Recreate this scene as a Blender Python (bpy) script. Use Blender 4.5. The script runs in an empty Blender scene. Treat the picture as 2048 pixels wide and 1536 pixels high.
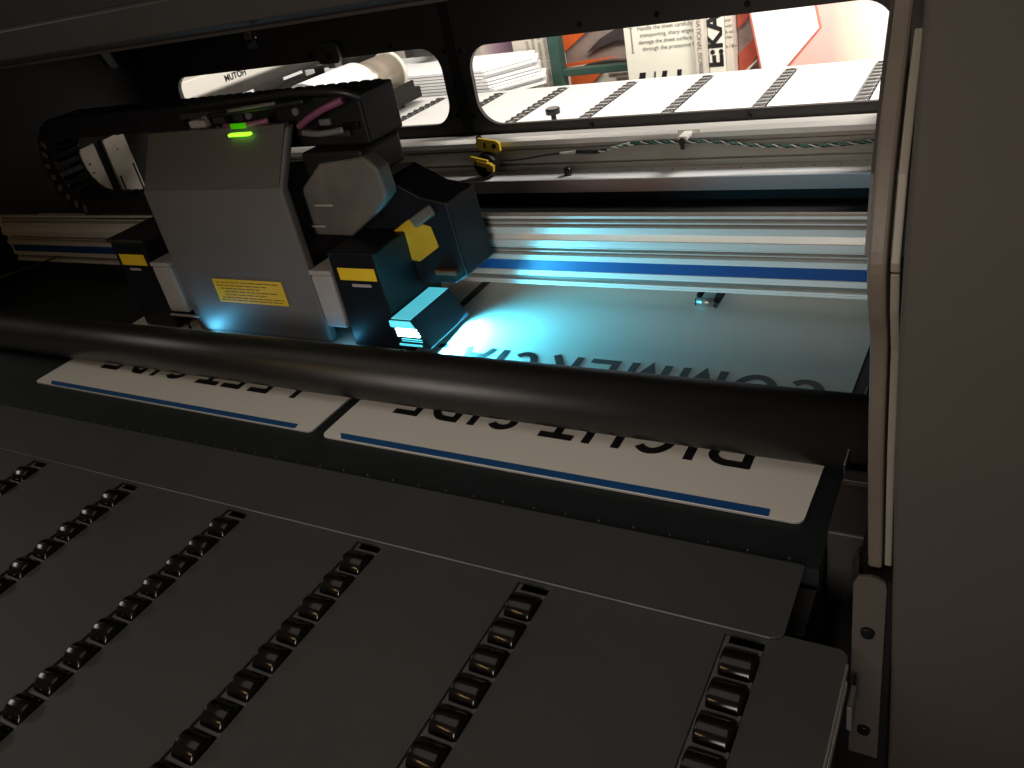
import bpy, bmesh, math, random
from mathutils import Vector, Matrix
random.seed(7)
D = bpy.data
sc = bpy.context.scene
C = sc.collection
R = math.radians

# ------------------------------------------------------------------ materials
def mat(name, col, rough=0.5, metal=0.0, bump=0.0, bscale=400, var=0.0, vscale=6, stretch=None,
        emit=None, estr=0.0, spec=None, coat=0.0, aniso=0.0, rvar=0.0):
    m = D.materials.new(name); m.use_nodes = True
    nt = m.node_tree; b = nt.nodes['Principled BSDF']
    b.inputs['Base Color'].default_value = (*col, 1)
    b.inputs['Roughness'].default_value = rough
    b.inputs['Metallic'].default_value = metal
    if spec is not None: b.inputs['Specular IOR Level'].default_value = spec
    if coat: b.inputs['Coat Weight'].default_value = coat; b.inputs['Coat Roughness'].default_value = 0.12
    if emit:
        b.inputs['Emission Color'].default_value = (*emit, 1); b.inputs['Emission Strength'].default_value = estr
    tc = nt.nodes.new('ShaderNodeTexCoord'); mp = nt.nodes.new('ShaderNodeMapping')
    nt.links.new(tc.outputs['Object'], mp.inputs['Vector'])
    if stretch: mp.inputs['Scale'].default_value = stretch
    if var or rvar:
        n = nt.nodes.new('ShaderNodeTexNoise'); n.inputs['Scale'].default_value = vscale
        n.inputs['Detail'].default_value = 5; n.inputs['Roughness'].default_value = 0.65
        nt.links.new(mp.outputs[0], n.inputs['Vector'])
        if var:
            mr = nt.nodes.new('ShaderNodeMapRange')
            mr.inputs[1].default_value = .3; mr.inputs[2].default_value = .7
            mr.inputs[3].default_value = 1 - var; mr.inputs[4].default_value = 1 + var
            nt.links.new(n.outputs['Fac'], mr.inputs[0])
            mx = nt.nodes.new('ShaderNodeVectorMath'); mx.operation = 'SCALE'
            mx.inputs[0].default_value = col
            nt.links.new(mr.outputs[0], mx.inputs['Scale'])
            nt.links.new(mx.outputs[0], b.inputs['Base Color'])
        if rvar:
            m2 = nt.nodes.new('ShaderNodeMapRange')
            m2.inputs[1].default_value = .3; m2.inputs[2].default_value = .7
            m2.inputs[3].default_value = max(0.02, rough - rvar); m2.inputs[4].default_value = rough + rvar
            nt.links.new(n.outputs['Fac'], m2.inputs[0]); nt.links.new(m2.outputs[0], b.inputs['Roughness'])
    if bump:
        n2 = nt.nodes.new('ShaderNodeTexNoise'); n2.inputs['Scale'].default_value = bscale; n2.inputs['Detail'].default_value = 2
        nt.links.new(mp.outputs[0], n2.inputs['Vector'])
        bp = nt.nodes.new('ShaderNodeBump'); bp.inputs['Strength'].default_value = bump; bp.inputs['Distance'].default_value = 0.0004
        nt.links.new(n2.outputs['Fac'], bp.inputs['Height']); nt.links.new(bp.outputs[0], b.inputs['Normal'])
    return m

M = {}
M['table'] = mat('grey_powder_coat', (.047, .0475, .0455), .55, bump=.5, bscale=900, var=.10, vscale=5, rvar=.06)
M['outtable'] = mat('light_grey_powder_coat', (.58, .57, .56), .5, bump=.4, bscale=900, var=.05)
M['channel'] = mat('galvanised_channel', (.17, .17, .172), .45, metal=.2, var=.15, vscale=40)
M['edge'] = mat('bare_aluminium_edge', (.45, .43, .40), .35, metal=.7)
M['alu'] = mat('brushed_aluminium', (.78, .75, .71), .34, metal=.35, var=.06, vscale=8, stretch=(.6, 30, 60), rvar=.05)
M['alu_groove'] = mat('aluminium_groove', (.16, .15, .13), .5, metal=.3)
M['alu_tan'] = mat('anodised_aluminium', (.34, .31, .27), .38, metal=.5, var=.06, vscale=8, stretch=(.5, 30, 60))
M['ledge'] = mat('pale_metal_ledge', (.88, .90, .92), .4, metal=.0, var=.04)
M['blue'] = mat('blue_anodised_strip', (.008, .055, .20), .4, metal=.1, var=.04)
M['platen'] = mat('dark_platen', (.0055, .010, .0105), .55, bump=.3, var=.15, vscale=10)
M['rubber_tube'] = mat('black_satin_tube', (.014, .0125, .0115), .36, bump=.25, bscale=1400, var=.10, vscale=12, stretch=(.6, 3, 3), rvar=.04)
M['roller'] = mat('black_glossy_roller', (.007, .006, .0055), .15, spec=.45, rvar=.03, vscale=30)
M['board'] = mat('white_sign_board', (.74, .72, .66), .5, var=.025, vscale=3, spec=.35)
M['board_edge'] = mat('board_core', (.24, .24, .23), .5)
M['ink'] = mat('black_ink', (.010, .010, .011), .4)
M['tape'] = mat('blue_ink_stripe', (.010, .080, .25), .42, var=.05)
M['black'] = mat('black_painted_steel', (.010, .009, .0085), .55, spec=.25, bump=.2, var=.15, vscale=8)
M['frame'] = mat('dark_cover_frame', (.030, .0265, .025), .42, spec=.4, bump=.3, bscale=500, var=.1)
M['hood'] = mat('dark_grey_hood', (.030, .0275, .0265), .5, bump=.3, var=.08)
M['dark_plastic'] = mat('dark_plastic', (.006, .007, .010), .45, var=.2, vscale=9, spec=.25)
M['carriage'] = mat('grey_textured_cover', (.135, .128, .124), .55, bump=.9, bscale=650, var=.06, vscale=7)
M['carriage_top'] = mat('grey_textured_lid', (.095, .087, .080), .6, bump=.9, bscale=650, var=.08, vscale=7)
M['pale_plastic'] = mat('pale_grey_plastic', (.36, .34, .33), .45, var=.08)
M['greyblock'] = mat('warm_grey_block', (.11, .103, .092), .6, var=.25, vscale=14)
M['yellow'] = mat('yellow_label', (.82, .56, .02), .5, var=.06)
M['yellow2'] = mat('faded_yellow_label', (.50, .30, .015), .5, var=.12, vscale=20)
M['yellow_plastic'] = mat('yellow_plastic', (.75, .52, .04), .35)
M['panel'] = mat('brown_grey_panel', (.078, .068, .060), .7, spec=.2, bump=.25, bscale=2600, var=.06, vscale=3)
M['post'] = mat('worn_brown_post', (.135, .110, .086), .5, bump=.4, bscale=300, var=.16, vscale=18, stretch=(1, 1, .25))
M['cream'] = mat('cream_trim', (.25, .23, .19), .5, var=.08, vscale=10)
M['steel_plate'] = mat('steel_plate', (.55, .51, .43), .4, metal=.35, var=.18, vscale=9)
M['screw'] = mat('zinc_screw', (.45, .43, .40), .3, metal=.8)
M['dkscrew'] = mat('black_screw', (.02, .02, .02), .25, metal=.6)
M['wire_black'] = mat('black_wire', (.015, .015, .015), .4)
M['wire_white'] = mat('white_wire', (.6, .6, .55), .4)
M['wire_green'] = mat('green_wire', (.02, .22, .16), .4)
M['pink'] = mat('magenta_ink_tube', (.22, .07, .14), .35)
M['clear_tube'] = mat('grey_ink_tube', (.14, .135, .13), .35)
M['chainm'] = mat('chain_black_plastic', (.016, .014, .014), .35)
M['chain_glint'] = mat('chain_highlight_grey', (.13,.12,.12), .4)  # highlights on the chain bend, put in as a lighter grey
M['led'] = mat('green_led', (.1, .5, .0), .4, emit=(.25, 1, .02), estr=2.6)
M['led_dim'] = mat('green_board_glow', (.02, .2, .0), .4, emit=(.08, .6, .0), estr=.35)
M['uvlit'] = mat('uv_lit_plate', (.2, .6, .7), .3, emit=(.10, .72, .88), estr=.62, var=.3, vscale=6, stretch=(.1, 14, 1))  # cyan light falling on a plate, put in as emission
M['uvhot'] = mat('uv_lamp_louvre', (.8, 1, 1), .3, emit=(.55, .95, 1), estr=7)
M['uvsoft'] = mat('uv_lamp_glow_window', (.2, .8, .9), .3, emit=(.10, .75, .9), estr=.9)
# rear room
M['wall'] = mat('warm_white_wall', (.75, .70, .64), .8, var=.03)
M['floor'] = mat('workshop_floor', (.16, .15, .14), .6, var=.15, vscale=3)
M['paper'] = mat('white_board_sheet', (.86, .86, .86), .5)
M['ivory'] = mat('ivory_printed_film', (.80, .78, .68), .5, var=.02)
M['beige'] = mat('beige_printed_wrap', (.62, .56, .48), .55, var=.04)
M['greyink'] = mat('grey_print', (.22, .21, .20), .6)
M['green'] = mat('green_rack_paint', (.030, .075, .06), .45, var=.1)
M['orange'] = mat('orange_film', (.72, .13, .03), .45, var=.12, vscale=9)
M['brownfilm'] = mat('brown_grey_film', (.26, .20, .18), .3, var=.35, vscale=5, rvar=.1)
M['darkfilm'] = mat('dark_film', (.06, .045, .045), .3, var=.3, vscale=6)
M['red'] = mat('red_border', (.85, .22, .16), .5)
M['whiteprint'] = mat('white_print', (.92, .92, .93), .5)
M['whitepl'] = mat('white_plastic_housing', (.80, .77, .71), .4)
M['drum'] = mat('grey_steel_drum', (.40, .34, .28), .3, metal=.6)
# purple wrapped pack: printed gradient (object colour, along x)
def grad(name, stops, axis=0):
    m = D.materials.new(name); m.use_nodes = True; nt = m.node_tree; b = nt.nodes['Principled BSDF']
    tc = nt.nodes.new('ShaderNodeTexCoord'); sp = nt.nodes.new('ShaderNodeSeparateXYZ'); cr = nt.nodes.new('ShaderNodeValToRGB')
    nt.links.new(tc.outputs['Generated'], sp.inputs[0]); nt.links.new(sp.outputs[axis], cr.inputs[0]); nt.links.new(cr.outputs[0], b.inputs['Base Color'])
    e = cr.color_ramp.elements
    e[0].position, e[0].color = stops[0][0], (*stops[0][1], 1); e[1].position, e[1].color = stops[-1][0], (*stops[-1][1], 1)
    for p, c in stops[1:-1]:
        x = e.new(p); x.color = (*c, 1)
    b.inputs['Roughness'].default_value = .5
    return m
M['purple'] = grad('purple_faded_wrap', [(0, (.75, .68, .6)), (.45, (.42, .28, .36)), (1, (.12, .07, .14))])
M['poster'] = grad('pastel_poster', [(0, (.85, .60, .54)), (.18, (.85, .58, .52)), (.25, (.90, .84, .66)), (.33, (.92, .88, .86)), (.42, (.88, .74, .76)), (1, (.9, .88, .86))])

def pane_mat():
    m = D.materials.new('clear_acrylic_pane'); m.use_nodes = True; nt = m.node_tree; nt.nodes.clear()
    o = nt.nodes.new('ShaderNodeOutputMaterial'); t = nt.nodes.new('ShaderNodeBsdfTransparent'); g = nt.nodes.new('ShaderNodeBsdfGlossy')
    g.inputs['Roughness'].default_value = .05; t.inputs['Color'].default_value = (.95, .95, .94, 1)
    mx = nt.nodes.new('ShaderNodeMixShader'); mx.inputs[0].default_value = .05
    nt.links.new(t.outputs[0], mx.inputs[1]); nt.links.new(g.outputs[0], mx.inputs[2]); nt.links.new(mx.outputs[0], o.inputs[0])
    return m
M['pane'] = pane_mat()

# ------------------------------------------------------------------ builders
class MB:
    def __init__(s): s.bm = bmesh.new()
    def box(s, x0, x1, y0, y1, z0, z1, rot=None, piv=None):
        vs = [s.bm.verts.new((x, y, z)) for x in (x0, x1) for y in (y0, y1) for z in (z0, z1)]
        for f in ((0,1,3,2),(4,6,7,5),(0,4,5,1),(2,3,7,6),(0,2,6,4),(1,5,7,3)): s.bm.faces.new([vs[i] for i in f])
        if rot: bmesh.ops.rotate(s.bm, verts=vs, cent=piv or ((x0+x1)/2,(y0+y1)/2,(z0+z1)/2), matrix=rot)
        return vs
    def prism(s, pts, axis, a, b, smooth=False):
        """extrude polygon (2-D pts) along axis from a to b. axis x: pts=(y,z); y: (x,z); z: (x,y)"""
        def P(p, t): return {'x': (t, p[0], p[1]), 'y': (p[0], t, p[1]), 'z': (p[0], p[1], t)}[axis]
        v0 = [s.bm.verts.new(P(p, a)) for p in pts]; v1 = [s.bm.verts.new(P(p, b)) for p in pts]
        n = len(pts)
        for i in range(n):
            f = s.bm.faces.new((v0[i], v0[(i+1) % n], v1[(i+1) % n], v1[i])); f.smooth = smooth
        s.bm.faces.new(v0[::-1]); s.bm.faces.new(v1)
        return v0 + v1
    def cyl(s, p0, p1, r, n=20, r1=None):
        p0 = Vector(p0); p1 = Vector(p1); d = (p1 - p0).normalized(); r1 = r if r1 is None else r1
        u = d.orthogonal().normalized(); w = d.cross(u)
        a = [s.bm.verts.new(p0 + (u*math.cos(t) + w*math.sin(t))*r) for t in [2*math.pi*i/n for i in range(n)]]
        b = [s.bm.verts.new(p1 + (u*math.cos(t) + w*math.sin(t))*r1) for t in [2*math.pi*i/n for i in range(n)]]
        for i in range(n):
            f = s.bm.faces.new((a[i], a[(i+1) % n], b[(i+1) % n], b[i])); f.smooth = True
        s.bm.faces.new(a[::-1]); s.bm.faces.new(b)
    def tube(s, pts, r, n=8):
        pts = [Vector(p) for p in pts]; rings = []
        up = Vector((0, 0, 1))
        for i, p in enumerate(pts):
            d = (pts[min(i+1, len(pts)-1)] - pts[max(i-1, 0)]).normalized()
            u = d.cross(up)
            if u.length < .01: u = d.cross(Vector((0, 1, 0)))
            u.normalize(); w = d.cross(u)
            rings.append([s.bm.verts.new(p + (u*math.cos(t) + w*math.sin(t))*r) for t in [2*math.pi*k/n for k in range(n)]])
        for a, b in zip(rings, rings[1:]):
            for k in range(n):
                f = s.bm.faces.new((a[k], a[(k+1) % n], b[(k+1) % n], b[k])); f.smooth = True
        s.bm.faces.new(rings[0][::-1]); s.bm.faces.new(rings[-1])
    def build(s, name, m, parent=None, bevel=0, seg=2):
        bmesh.ops.recalc_face_normals(s.bm, faces=s.bm.faces)
        me = D.meshes.new(name); s.bm.to_mesh(me); s.bm.free(); me.materials.append(m)
        o = D.objects.new(name, me); C.objects.link(o)
        if parent: o.parent = parent
        if bevel:
            b = o.modifiers.new('bevel', 'BEVEL'); b.width = bevel; b.segments = seg; b.limit_method = 'ANGLE'; b.angle_limit = R(40)
            b.harden_normals = False
        return o
def bx(name, m, parent, *a, bevel=0.0, **k):
    b = MB(); b.box(*a, **k); return b.build(name, m, parent, bevel)
def thing(name, label, cat, group=None):
    o = D.objects.new(name, None); C.objects.link(o); o.empty_display_size = .1
    o['label'] = label; o['category'] = cat
    if group: o['group'] = group
    return o
def tag(o, label, cat, group=None):
    o['label'] = label; o['category'] = cat
    if group: o['group'] = group
    return o
def rrect(x0, x1, y0, y1, r, n=8):
    pts = []
    rs = r if isinstance(r, (tuple, list)) else (r,)*4   # order: (x0,y0),(x1,y0),(x1,y1),(x0,y1)
    for (cx, cy, a0, rr) in ((x0, y0, 180, rs[0]), (x1, y0, 270, rs[1]), (x1, y1, 0, rs[2]), (x0, y1, 90, rs[3])):
        if rr == 0: pts.append((cx, cy)); continue
        ox = cx + rr if cx == x0 else cx - rr; oy = cy + rr if cy == y0 else cy - rr
        for i in range(n+1):
            t = R(a0 + 90*i/n); pts.append((ox + rr*math.cos(t), oy + rr*math.sin(t)))
    return pts
def text(name, body, size, m, parent, mtx, extrude=0.0004, bold=0.0, align='LEFT'):
    cu = D.curves.new(name, 'FONT'); cu.body = body; cu.size = size; cu.extrude = extrude; cu.offset = bold; cu.align_x = align
    t = D.objects.new(name, cu); C.objects.link(t)
    dg = bpy.context.evaluated_depsgraph_get(); me = D.meshes.new_from_object(t.evaluated_get(dg))
    D.objects.remove(t); me.transform(mtx); me.materials.clear(); me.materials.append(m)
    o = D.objects.new(name, me); C.objects.link(o)
    if parent: o.parent = parent
    return o
def face_y(x, y, z, roll=0):      # text on a plane facing -Y
    return Matrix.Translation((x, y, z)) @ Matrix.Rotation(R(roll), 4, 'Y') @ Matrix.Rotation(R(90), 4, 'X')

# =================================================================== FEED TABLE (front)
feed = thing('feed_table', 'long dark grey feed table with rows of black rollers in the foreground', 'table')
XR = -.072; XL = -2.3; Y0 = -.9; YT = .507
tr = [(-.139 - .2148*k - .0365, -.139 - .2148*k) for k in range(8)]
b = MB(); edges = [XR] + [v for t in tr for v in (t[1], t[0])] + [XL]
for i in range(0, len(edges), 2):
    if i == 0:
        # rightmost strip with rounded outer corner at the back
        b.prism(rrect(edges[1], XR, Y0, .519, (0, 0, .010, 0)), 'z', -.004, 0)
    else: b.box(edges[i+1], edges[i], Y0, YT, -.004, 0)
b.box(XL, tr[0][1], YT, .519, -.004, -.0001)
b.build('table_top', M['table'], feed)
b = MB()
for k in range(4):
    z1 = -.0045 - .0125*k
    b.box(XR - .012, XR + (0 if k % 2 == 0 else -.0045), Y0, .512, z1 - .0122, z1)
b.build('side_profile', M['alu'], feed, bevel=.0008)
bx('table_edge_trim', M['edge'], feed, XR - .0005, XR + .0016, Y0, .505, -.006, .0004, bevel=.0006)
bx('side_skirt', M['hood'], feed, XR - .05, XR - .006, Y0, .50, -.30, -.056)
bx('back_skirt', M['black'], feed, XL, XR-.052, .49, .512, -.2, -.03)
# corner screw on the side of the table
b = MB(); b.cyl((XR-.006, .43, -.075), (XR+.004, .43, -.075), .006, 16); b.cyl((XR+.004, .43, -.075), (XR+.010, .43, -.075), .0035, 12)
b.build('side_screw', M['screw'], feed)
# roller prototype
def roller_mesh(w, r):
    b = MB(); n = 28; prof = [(-w/2, .25*r), (-w/2, .80*r), (-w/2+.0012, r*.97), (-w/2+.003, r), (w/2-.003, r), (w/2-.0012, r*.97), (w/2, .80*r), (w/2, .25*r)]
    rings = [[b.bm.verts.new((x, rr*math.cos(2*math.pi*i/n), rr*math.sin(2*math.pi*i/n))) for i in range(n)] for x, rr in prof]
    for a, c in zip(rings, rings[1:]):
        for i in range(n):
            f = b.bm.faces.new((a[i], a[(i+1) % n], c[(i+1) % n], c[i])); f.smooth = True
    b.bm.faces.new(rings[0][::-1]); b.bm.faces.new(rings[-1])
    bmesh.ops.recalc_face_normals(b.bm, faces=b.bm.faces)
    me = D.meshes.new('roller'); b.bm.to_mesh(me); b.bm.free(); me.materials.append(M['roller']); return me
PIT = .0353
rm = roller_mesh(.0302, .0170)
for k, (a, c) in enumerate(tr):
    ylo = [.20, .12, .10, .06, .12, .27, .38, .44][k]
    n = int((.475 - ylo)/PIT) + 1
    b = MB()
    # pressed steel strip: left rail plus a web between every two rollers, sunk under the table top
    yb = .4955
    b.box(a + .0003, a + .0045, ylo - .05, YT - .001, -.0052, -.0034)
    b.box(c - .0012, c, ylo - .05, YT - .001, -.0072, -.0052)
    for i in range(n + 1):
        yy = yb - PIT*i
        b.box(a + .0046, c - .0013, yy - .0027, yy + .0027, -.0045, -.0028)
        b.box(a + .0046, c - .0013, yy - .0027, yy - .0020, -.0170, -.0046)   # bent tab
    b.box(a - .004, a - .001, ylo-.05, YT - .001, -.05, -.0045); b.box(c + .001, c + .004, ylo-.05, YT - .001, -.05, -.0045)
    t = b.build('roller_track', M['channel'], feed)
    b = MB(); b.box(a - .004, c + .004, ylo - .05, YT, -.054, -.051); b.build('track_floor', M['black'], feed)
    for i in range(n):
        o = D.objects.new('roller', rm); C.objects.link(o); o.parent = t
        jx = random.uniform(-.0006, .0006)
        o.location = ((a + c)/2 + .0014 + jx, yb - PIT/2 - PIT*i - .0005, -.0082); o.rotation_euler = (random.uniform(0, 3), 0, random.uniform(-.012, .012))
b = MB()
b.prism(rrect(-2.3, -.126, .511, .608, (0, .011, .003, 0)), 'z', .0012, .0030)
b.build('cover_plate', M['table'], feed, bevel=.0005)
b = MB()
b.prism([(-2.3,.5104),(-.137,.5104),(-.137,.5109),(-2.3,.5109)], 'z', .0010, .0034); b.build('cover_plate_edge', M['channel'], feed)
for (x, y) in ((-1.9,-.6),(-.13,-.6),(-1.9,.4),(-.13,.40)):
    bx('leg', M['black'], feed, x-.02, x+.02, y-.02, y+.02, -.9, -.31)

# =================================================================== PRINTER
pr = thing('flatbed_printer', 'large open flatbed printer, dark steel body with rounded rear windows and silver beams', 'printer')
# platen
platen = bx('platen', M['platen'], pr, -2.15, -.114, .6085, 1.575, -.03, -.0005)
b = MB(); x = -.143
while x > -1.9:
    b.cyl((x, .616, -.0006), (x, .616, .0003), .0011, 8); x -= .0408
b.build('hold_down_screws', M['screw'], platen)
b = MB()   # rows of vacuum holes
for j, yy in enumerate((.632, .655)):
    x = -.15
    while x > -1.9:
        b.cyl((x, yy, -.0006), (x, yy, -.0001), .0007, 6); x -= .0306
b.build('vacuum_holes', M['black'], platen)
# black tube in front of the carriage
b = MB()
N = 96
b.cyl((-2.22, .7850, .0398), (-.052, .7780, .0455), .0357, N, r1=.0413)
tube = b.build('pressure_tube', M['rubber_tube'], pr)
# guide beam (extrusion), front at y = 1.11
prof = [(1.110,.035),(1.110,.0385),(1.1115,.0388),(1.1115,.0396),(1.110,.040),(1.110,.0425),(1.117,.0428),(1.117,.0518),(1.109,.052),(1.109,.0615),(1.111,.0617),
        (1.111,.0808),(1.1075,.081),(1.1065,.0905),(1.114,.0918),(1.114,.0955),(1.110,.0958),(1.110,.0968),(1.115,.097),(1.115,.1015),(1.111,.1018),(1.111,.103),(1.1145,.1032),(1.1145,.1060),
        (1.1055,.1065),(1.1050,.1172),(1.1068,.1180),(1.1110,.1268),(1.1088,.1275),(1.1080,.1385),(1.115,.1390),(1.115,.1440),(1.110,.1443),(1.110,.1462),(1.117,.1465),(1.117,.1525),(1.110,.1528),(1.110,.157),
        (1.119,.157),(1.119,.120),(1.22,.120),(1.22,.035)]
b = MB(); b.prism(prof, 'x', -2.2, -.045)
beam = b.build('guide_beam', M['alu'], pr)
bx('blue_strip', M['blue'], beam, -2.19, -.046, 1.1098, 1.1108, .0622, .0803)
b = MB(); b.box(-2.19, -.046, 1.1160, 1.1169, .0432, .0514); b.box(-2.19,-.046,1.1130,1.1139,.0921,.0952); b.box(-2.19,-.046,1.1141,1.1149,.0973,.1012)
b.box(-2.19,-.046,1.1140,1.1149,.1393,.1437); b.box(-2.19,-.046,1.1161,1.1169,.1468,.1522)
b.build('groove_lining', M['alu_groove'], beam)
# pinch roller under the beam
pn = MB(); pn.cyl((-.3905, 1.117, .0145), (-.3625, 1.117, .0145), .0066, 24); pin = pn.build('pinch_roller', M['screw'], pr)
b = MB(); b.cyl((-.3620, 1.117, .0145), (-.3590, 1.117, .0145), .0085, 20); b.cyl((-.3925,1.117,.0145),(-.3910,1.117,.0145),.0062,20)
b.build('roller_collar', M['dkscrew'], pin)
b = MB(); b.box(-.3920,-.3880,1.121,1.18,.014,.024); b.box(-.3615,-.3560,1.119,1.18,.012,.026); b.box(-.3879,-.3616,1.150,1.18,.018,.024)
b.build('roller_arm', M['black'], pin)
# void behind the beam, rear ledge, rear extrusion
bx('rear_face', mat('mauve_steel', (.50,.37,.35), .5, metal=.0, var=.05), pr, -2.2, -.045, 1.585, 1.60, .023, .0508)
ledge = bx('rear_ledge', M['ledge'], pr, -2.2, -.045, 1.583, 1.655, .0510, .0530)
b = MB(); x = -.22
while x > -.95: b.cyl((x, 1.632, .0530), (x, 1.632, .0536), .0016, 8); x -= .0475
b.build('ledge_screws', M['dkscrew'], ledge)
bx('void_cover', M['black'], pr, -2.2, -.045, 1.60, 1.78, -.3, .022)
prof = [(1.650,.0535),(1.650,.066),(1.658,.0665),(1.658,.0715),(1.650,.072),(1.650,.1015),(1.657,.102),(1.657,.1055),(1.650,.106),(1.650,.1200),(1.664,.1280),(1.690,.1285),(1.690,.0535)]
b = MB(); b.prism(prof, 'x', -2.2, -.045); rb = b.build('rear_beam', M['alu_tan'], pr)
b = MB(); b.prism([(1.6490,.1120),(1.6490,.1225),(1.662,.1295),(1.690,.1300),(1.690,.1290),(1.6625,.1285),(1.6500,.1202),(1.6500,.1120)], 'x', -2.19, -.046)
b.build('lit_top_flange', M['alu'], rb)  # beam top in paler metal: the light on it is put into the colour
# rear cover frame with two windows
YF = 1.70; ZB = .128; ZT = .50
W = [(-2.085, -1.168, .158, .337, (.060, .055, .055, .045)), (-1.090, -.190, .150, .329, (.060, .012, .060, .055))]
def plate_with_holes(name, m, parent, x0, x1, z0, z1, holes, y0, y1):
    """frame plate: grid-free construction, boxes round each rounded hole"""
    b = MB(); xs = [x0] + [v for h in holes for v in (h[0], h[1])] + [x1]
    for i in range(0, len(xs), 2): b.box(xs[i], xs[i+1], y0, y1, z0, z1)
    for (a, c, lo, hi, r) in holes:
        pts = rrect(a, c, lo, hi, r, 10)
        # lower piece: below the hole boundary; upper piece: above
        low = [p for p in pts]; n = len(pts); q = n//2
        bottom = sorted([p for p in pts if p[1] <= (lo+hi)/2], key=lambda p: (p[0]))
        top = sorted([p for p in pts if p[1] > (lo+hi)/2], key=lambda p: (p[0]))
        def side(seq, zedge, zmid):
            # split verticals at ends
            s_ = [(a, zmid)] + seq + [(c, zmid)]
            for p, r2 in zip(s_, s_[1:]):
                if abs(p[0]-r2[0]) < 1e-6: continue
                poly = [p, r2, (r2[0], zedge), (p[0], zedge)]
                b.prism(poly, 'y', y0, y1)
        side(bottom, z0, (lo+hi)/2) ; side(top, z1, (lo+hi)/2)
    bmesh.ops.remove_doubles(b.bm, verts=b.bm.verts, dist=1e-5)
    return b.build(name, m, parent)
W1 = [(W[0][0], W[0][1], W[0][2], W[0][3], W[0][4])]
fr = plate_with_holes('rear_frame', M['frame'], pr, -2.35, -.045, .114, ZT, W, YF, YF + .012)
# rolled lower lip
b = MB(); pts = [(YF - .003, .1135), (YF - .010, .1160), (YF - .009, .1205), (YF - .0005, .1265), (YF-.0004, .1135)]
b.prism(pts, 'x', -2.34, -.046); b.build('frame_lip', M['frame'], fr, bevel=.0015)
bx('frame_divider', M['black'], fr, -1.141, -1.118, YF - .006, YF - .0005, .128, ZT)
for (a, c, lo, hi, r) in W:
    bx('window_pane', M['pane'], fr, a - .015, c + .015, YF + .0125, YF + .0150, lo - .012, hi + .012)
    b = MB()   # dark gasket ring just inside the opening
    pts = rrect(a, c, lo, hi, r, 10); ins = rrect(a + .004, c - .004, lo + .004, hi - .004, tuple(max(q - .004, .006) for q in r), 10)
scr = [(-2.115, .33), (-2.115, .165), (-1.90, .353), (-1.55, .352), (-1.30, .351), (-1.150, .325), (-1.150, .178), (-1.4, .143), (-1.8, .145), (-1.106, .322), (-1.106, .172), (-.800, .347), (-.450, .346),
       (-.805, .137), (-.455, .137), (-.63, .348)]
for (x, z) in scr:
    b = MB(); b.cyl((x, YF - .0045, z), (x, YF - .0002, z), .0050, 16, r1=.0062); b.cyl((x, YF - .0068, z), (x, YF - .0046, z), .0022, 10)
    b.build('frame_screw', M['dkscrew'], fr)
# small latch plate hanging on the left window's top edge
b = MB(); b.prism(rrect(-1.498, -1.430, .333, .383, .012), 'y', 1.66, 1.672); la = b.build('window_latch', M['hood'], fr, bevel=.001)
b = MB(); b.cyl((-1.458, 1.653, .352), (-1.458, 1.660, .352), .007, 16); b.build('latch_screw', M['dkscrew'], la)
b = MB(); b.box(-1.475, -1.452, 1.664, 1.690, .322, .3325); b.build('latch_hook', M['pale_plastic'], la)
# hood: cross beam, ceiling
b = MB()
b.prism([(.700, .5395), (.700, .5740), (.712, .5765), (.80, .5765), (.80, .5330), (.709, .5330)], 'x', -2.4, -.02)
hd = b.build('hood_beam', M['hood'], pr, bevel=.0015)
b = MB(); b.prism([(.708, .5290), (.708, .5325), (.72, .5325), (.72, .5290)], 'x', -2.4, -.02); b.build('hood_lip', M['frame'], hd)
b = MB(); b.prism([(.716,.5770),(.716,.82),(.80,.82),(.80,.5770)], 'x', -2.4, -.02); b.build('hood_upper_panel', M['frame'], hd)
for (x, z) in ((-1.39, .532), (-.72, .524)):
    b = MB(); b.cyl((x, .707, z), (x, .7, z), .006, 12); b.box(x-.004, x+.010, .700, .706, z-.012, z-.003); b.build('hood_catch', M['dkscrew'], hd)
b = MB(); b.prism([(.8, .535), (.8, .60), (1.76, .60), (1.76, .47), (1.712, .47)], 'x', -2.4, -.02)
b.build('hood_ceiling', M['black'], pr)
b = MB(); b.prism([(1.25,.500),(1.25,.49),(1.27,.44),(1.29,.44),(1.27,.502)], 'x', -1.76, -1.745); b.build('hood_bracket', M['hood'], pr)
# left end wall with two steel plates
lw = bx('end_wall', M['black'], pr, -2.45, -2.22, .82, 1.75, -.3, .62)
b = MB(); b.prism([(1.383,.06),(1.457,.06),(1.457,.232),(1.383,.228)], 'x', -2.2195, -2.209); p1 = b.build('steel_plate', M['steel_plate'], lw, bevel=.001)
b = MB(); b.cyl((-2.2088,1.42,.185),(-2.2080,1.42,.185),.003,12); b.cyl((-2.2088,1.422,.160),(-2.2080,1.422,.160),.003,12); b.build('plate_holes', M['dkscrew'], p1)
b = MB(); b.prism([(1.486,.06),(1.560,.06),(1.560,.236),(1.486,.231)], 'x', -2.2195, -2.209); p2 = b.build('steel_plate', M['steel_plate'], lw, bevel=.001)
b = MB(); b.cyl((-2.2088,1.522,.195),(-2.2080,1.522,.195),.002,12); b.build('plate_hole', M['dkscrew'], p2); bx('plate_slot', M['dkscrew'], p2, -2.2088,-2.2080,1.493,1.498,.07,.125); bx('plate_slot', M['dkscrew'], p2, -2.2088,-2.2080,1.549,1.554,.06,.145)
# tension spring guides in the dark left corner
b = MB()
for k in range(9): b.cyl((-2.17+.012*k, .80+.02*k, .05), (-2.10+.012*k, .95+.02*k, .052), .0018, 6)
b.build('spring_pack', mat('dull_spring', (.06,.055,.05), .4, metal=.5), lw)
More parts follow.
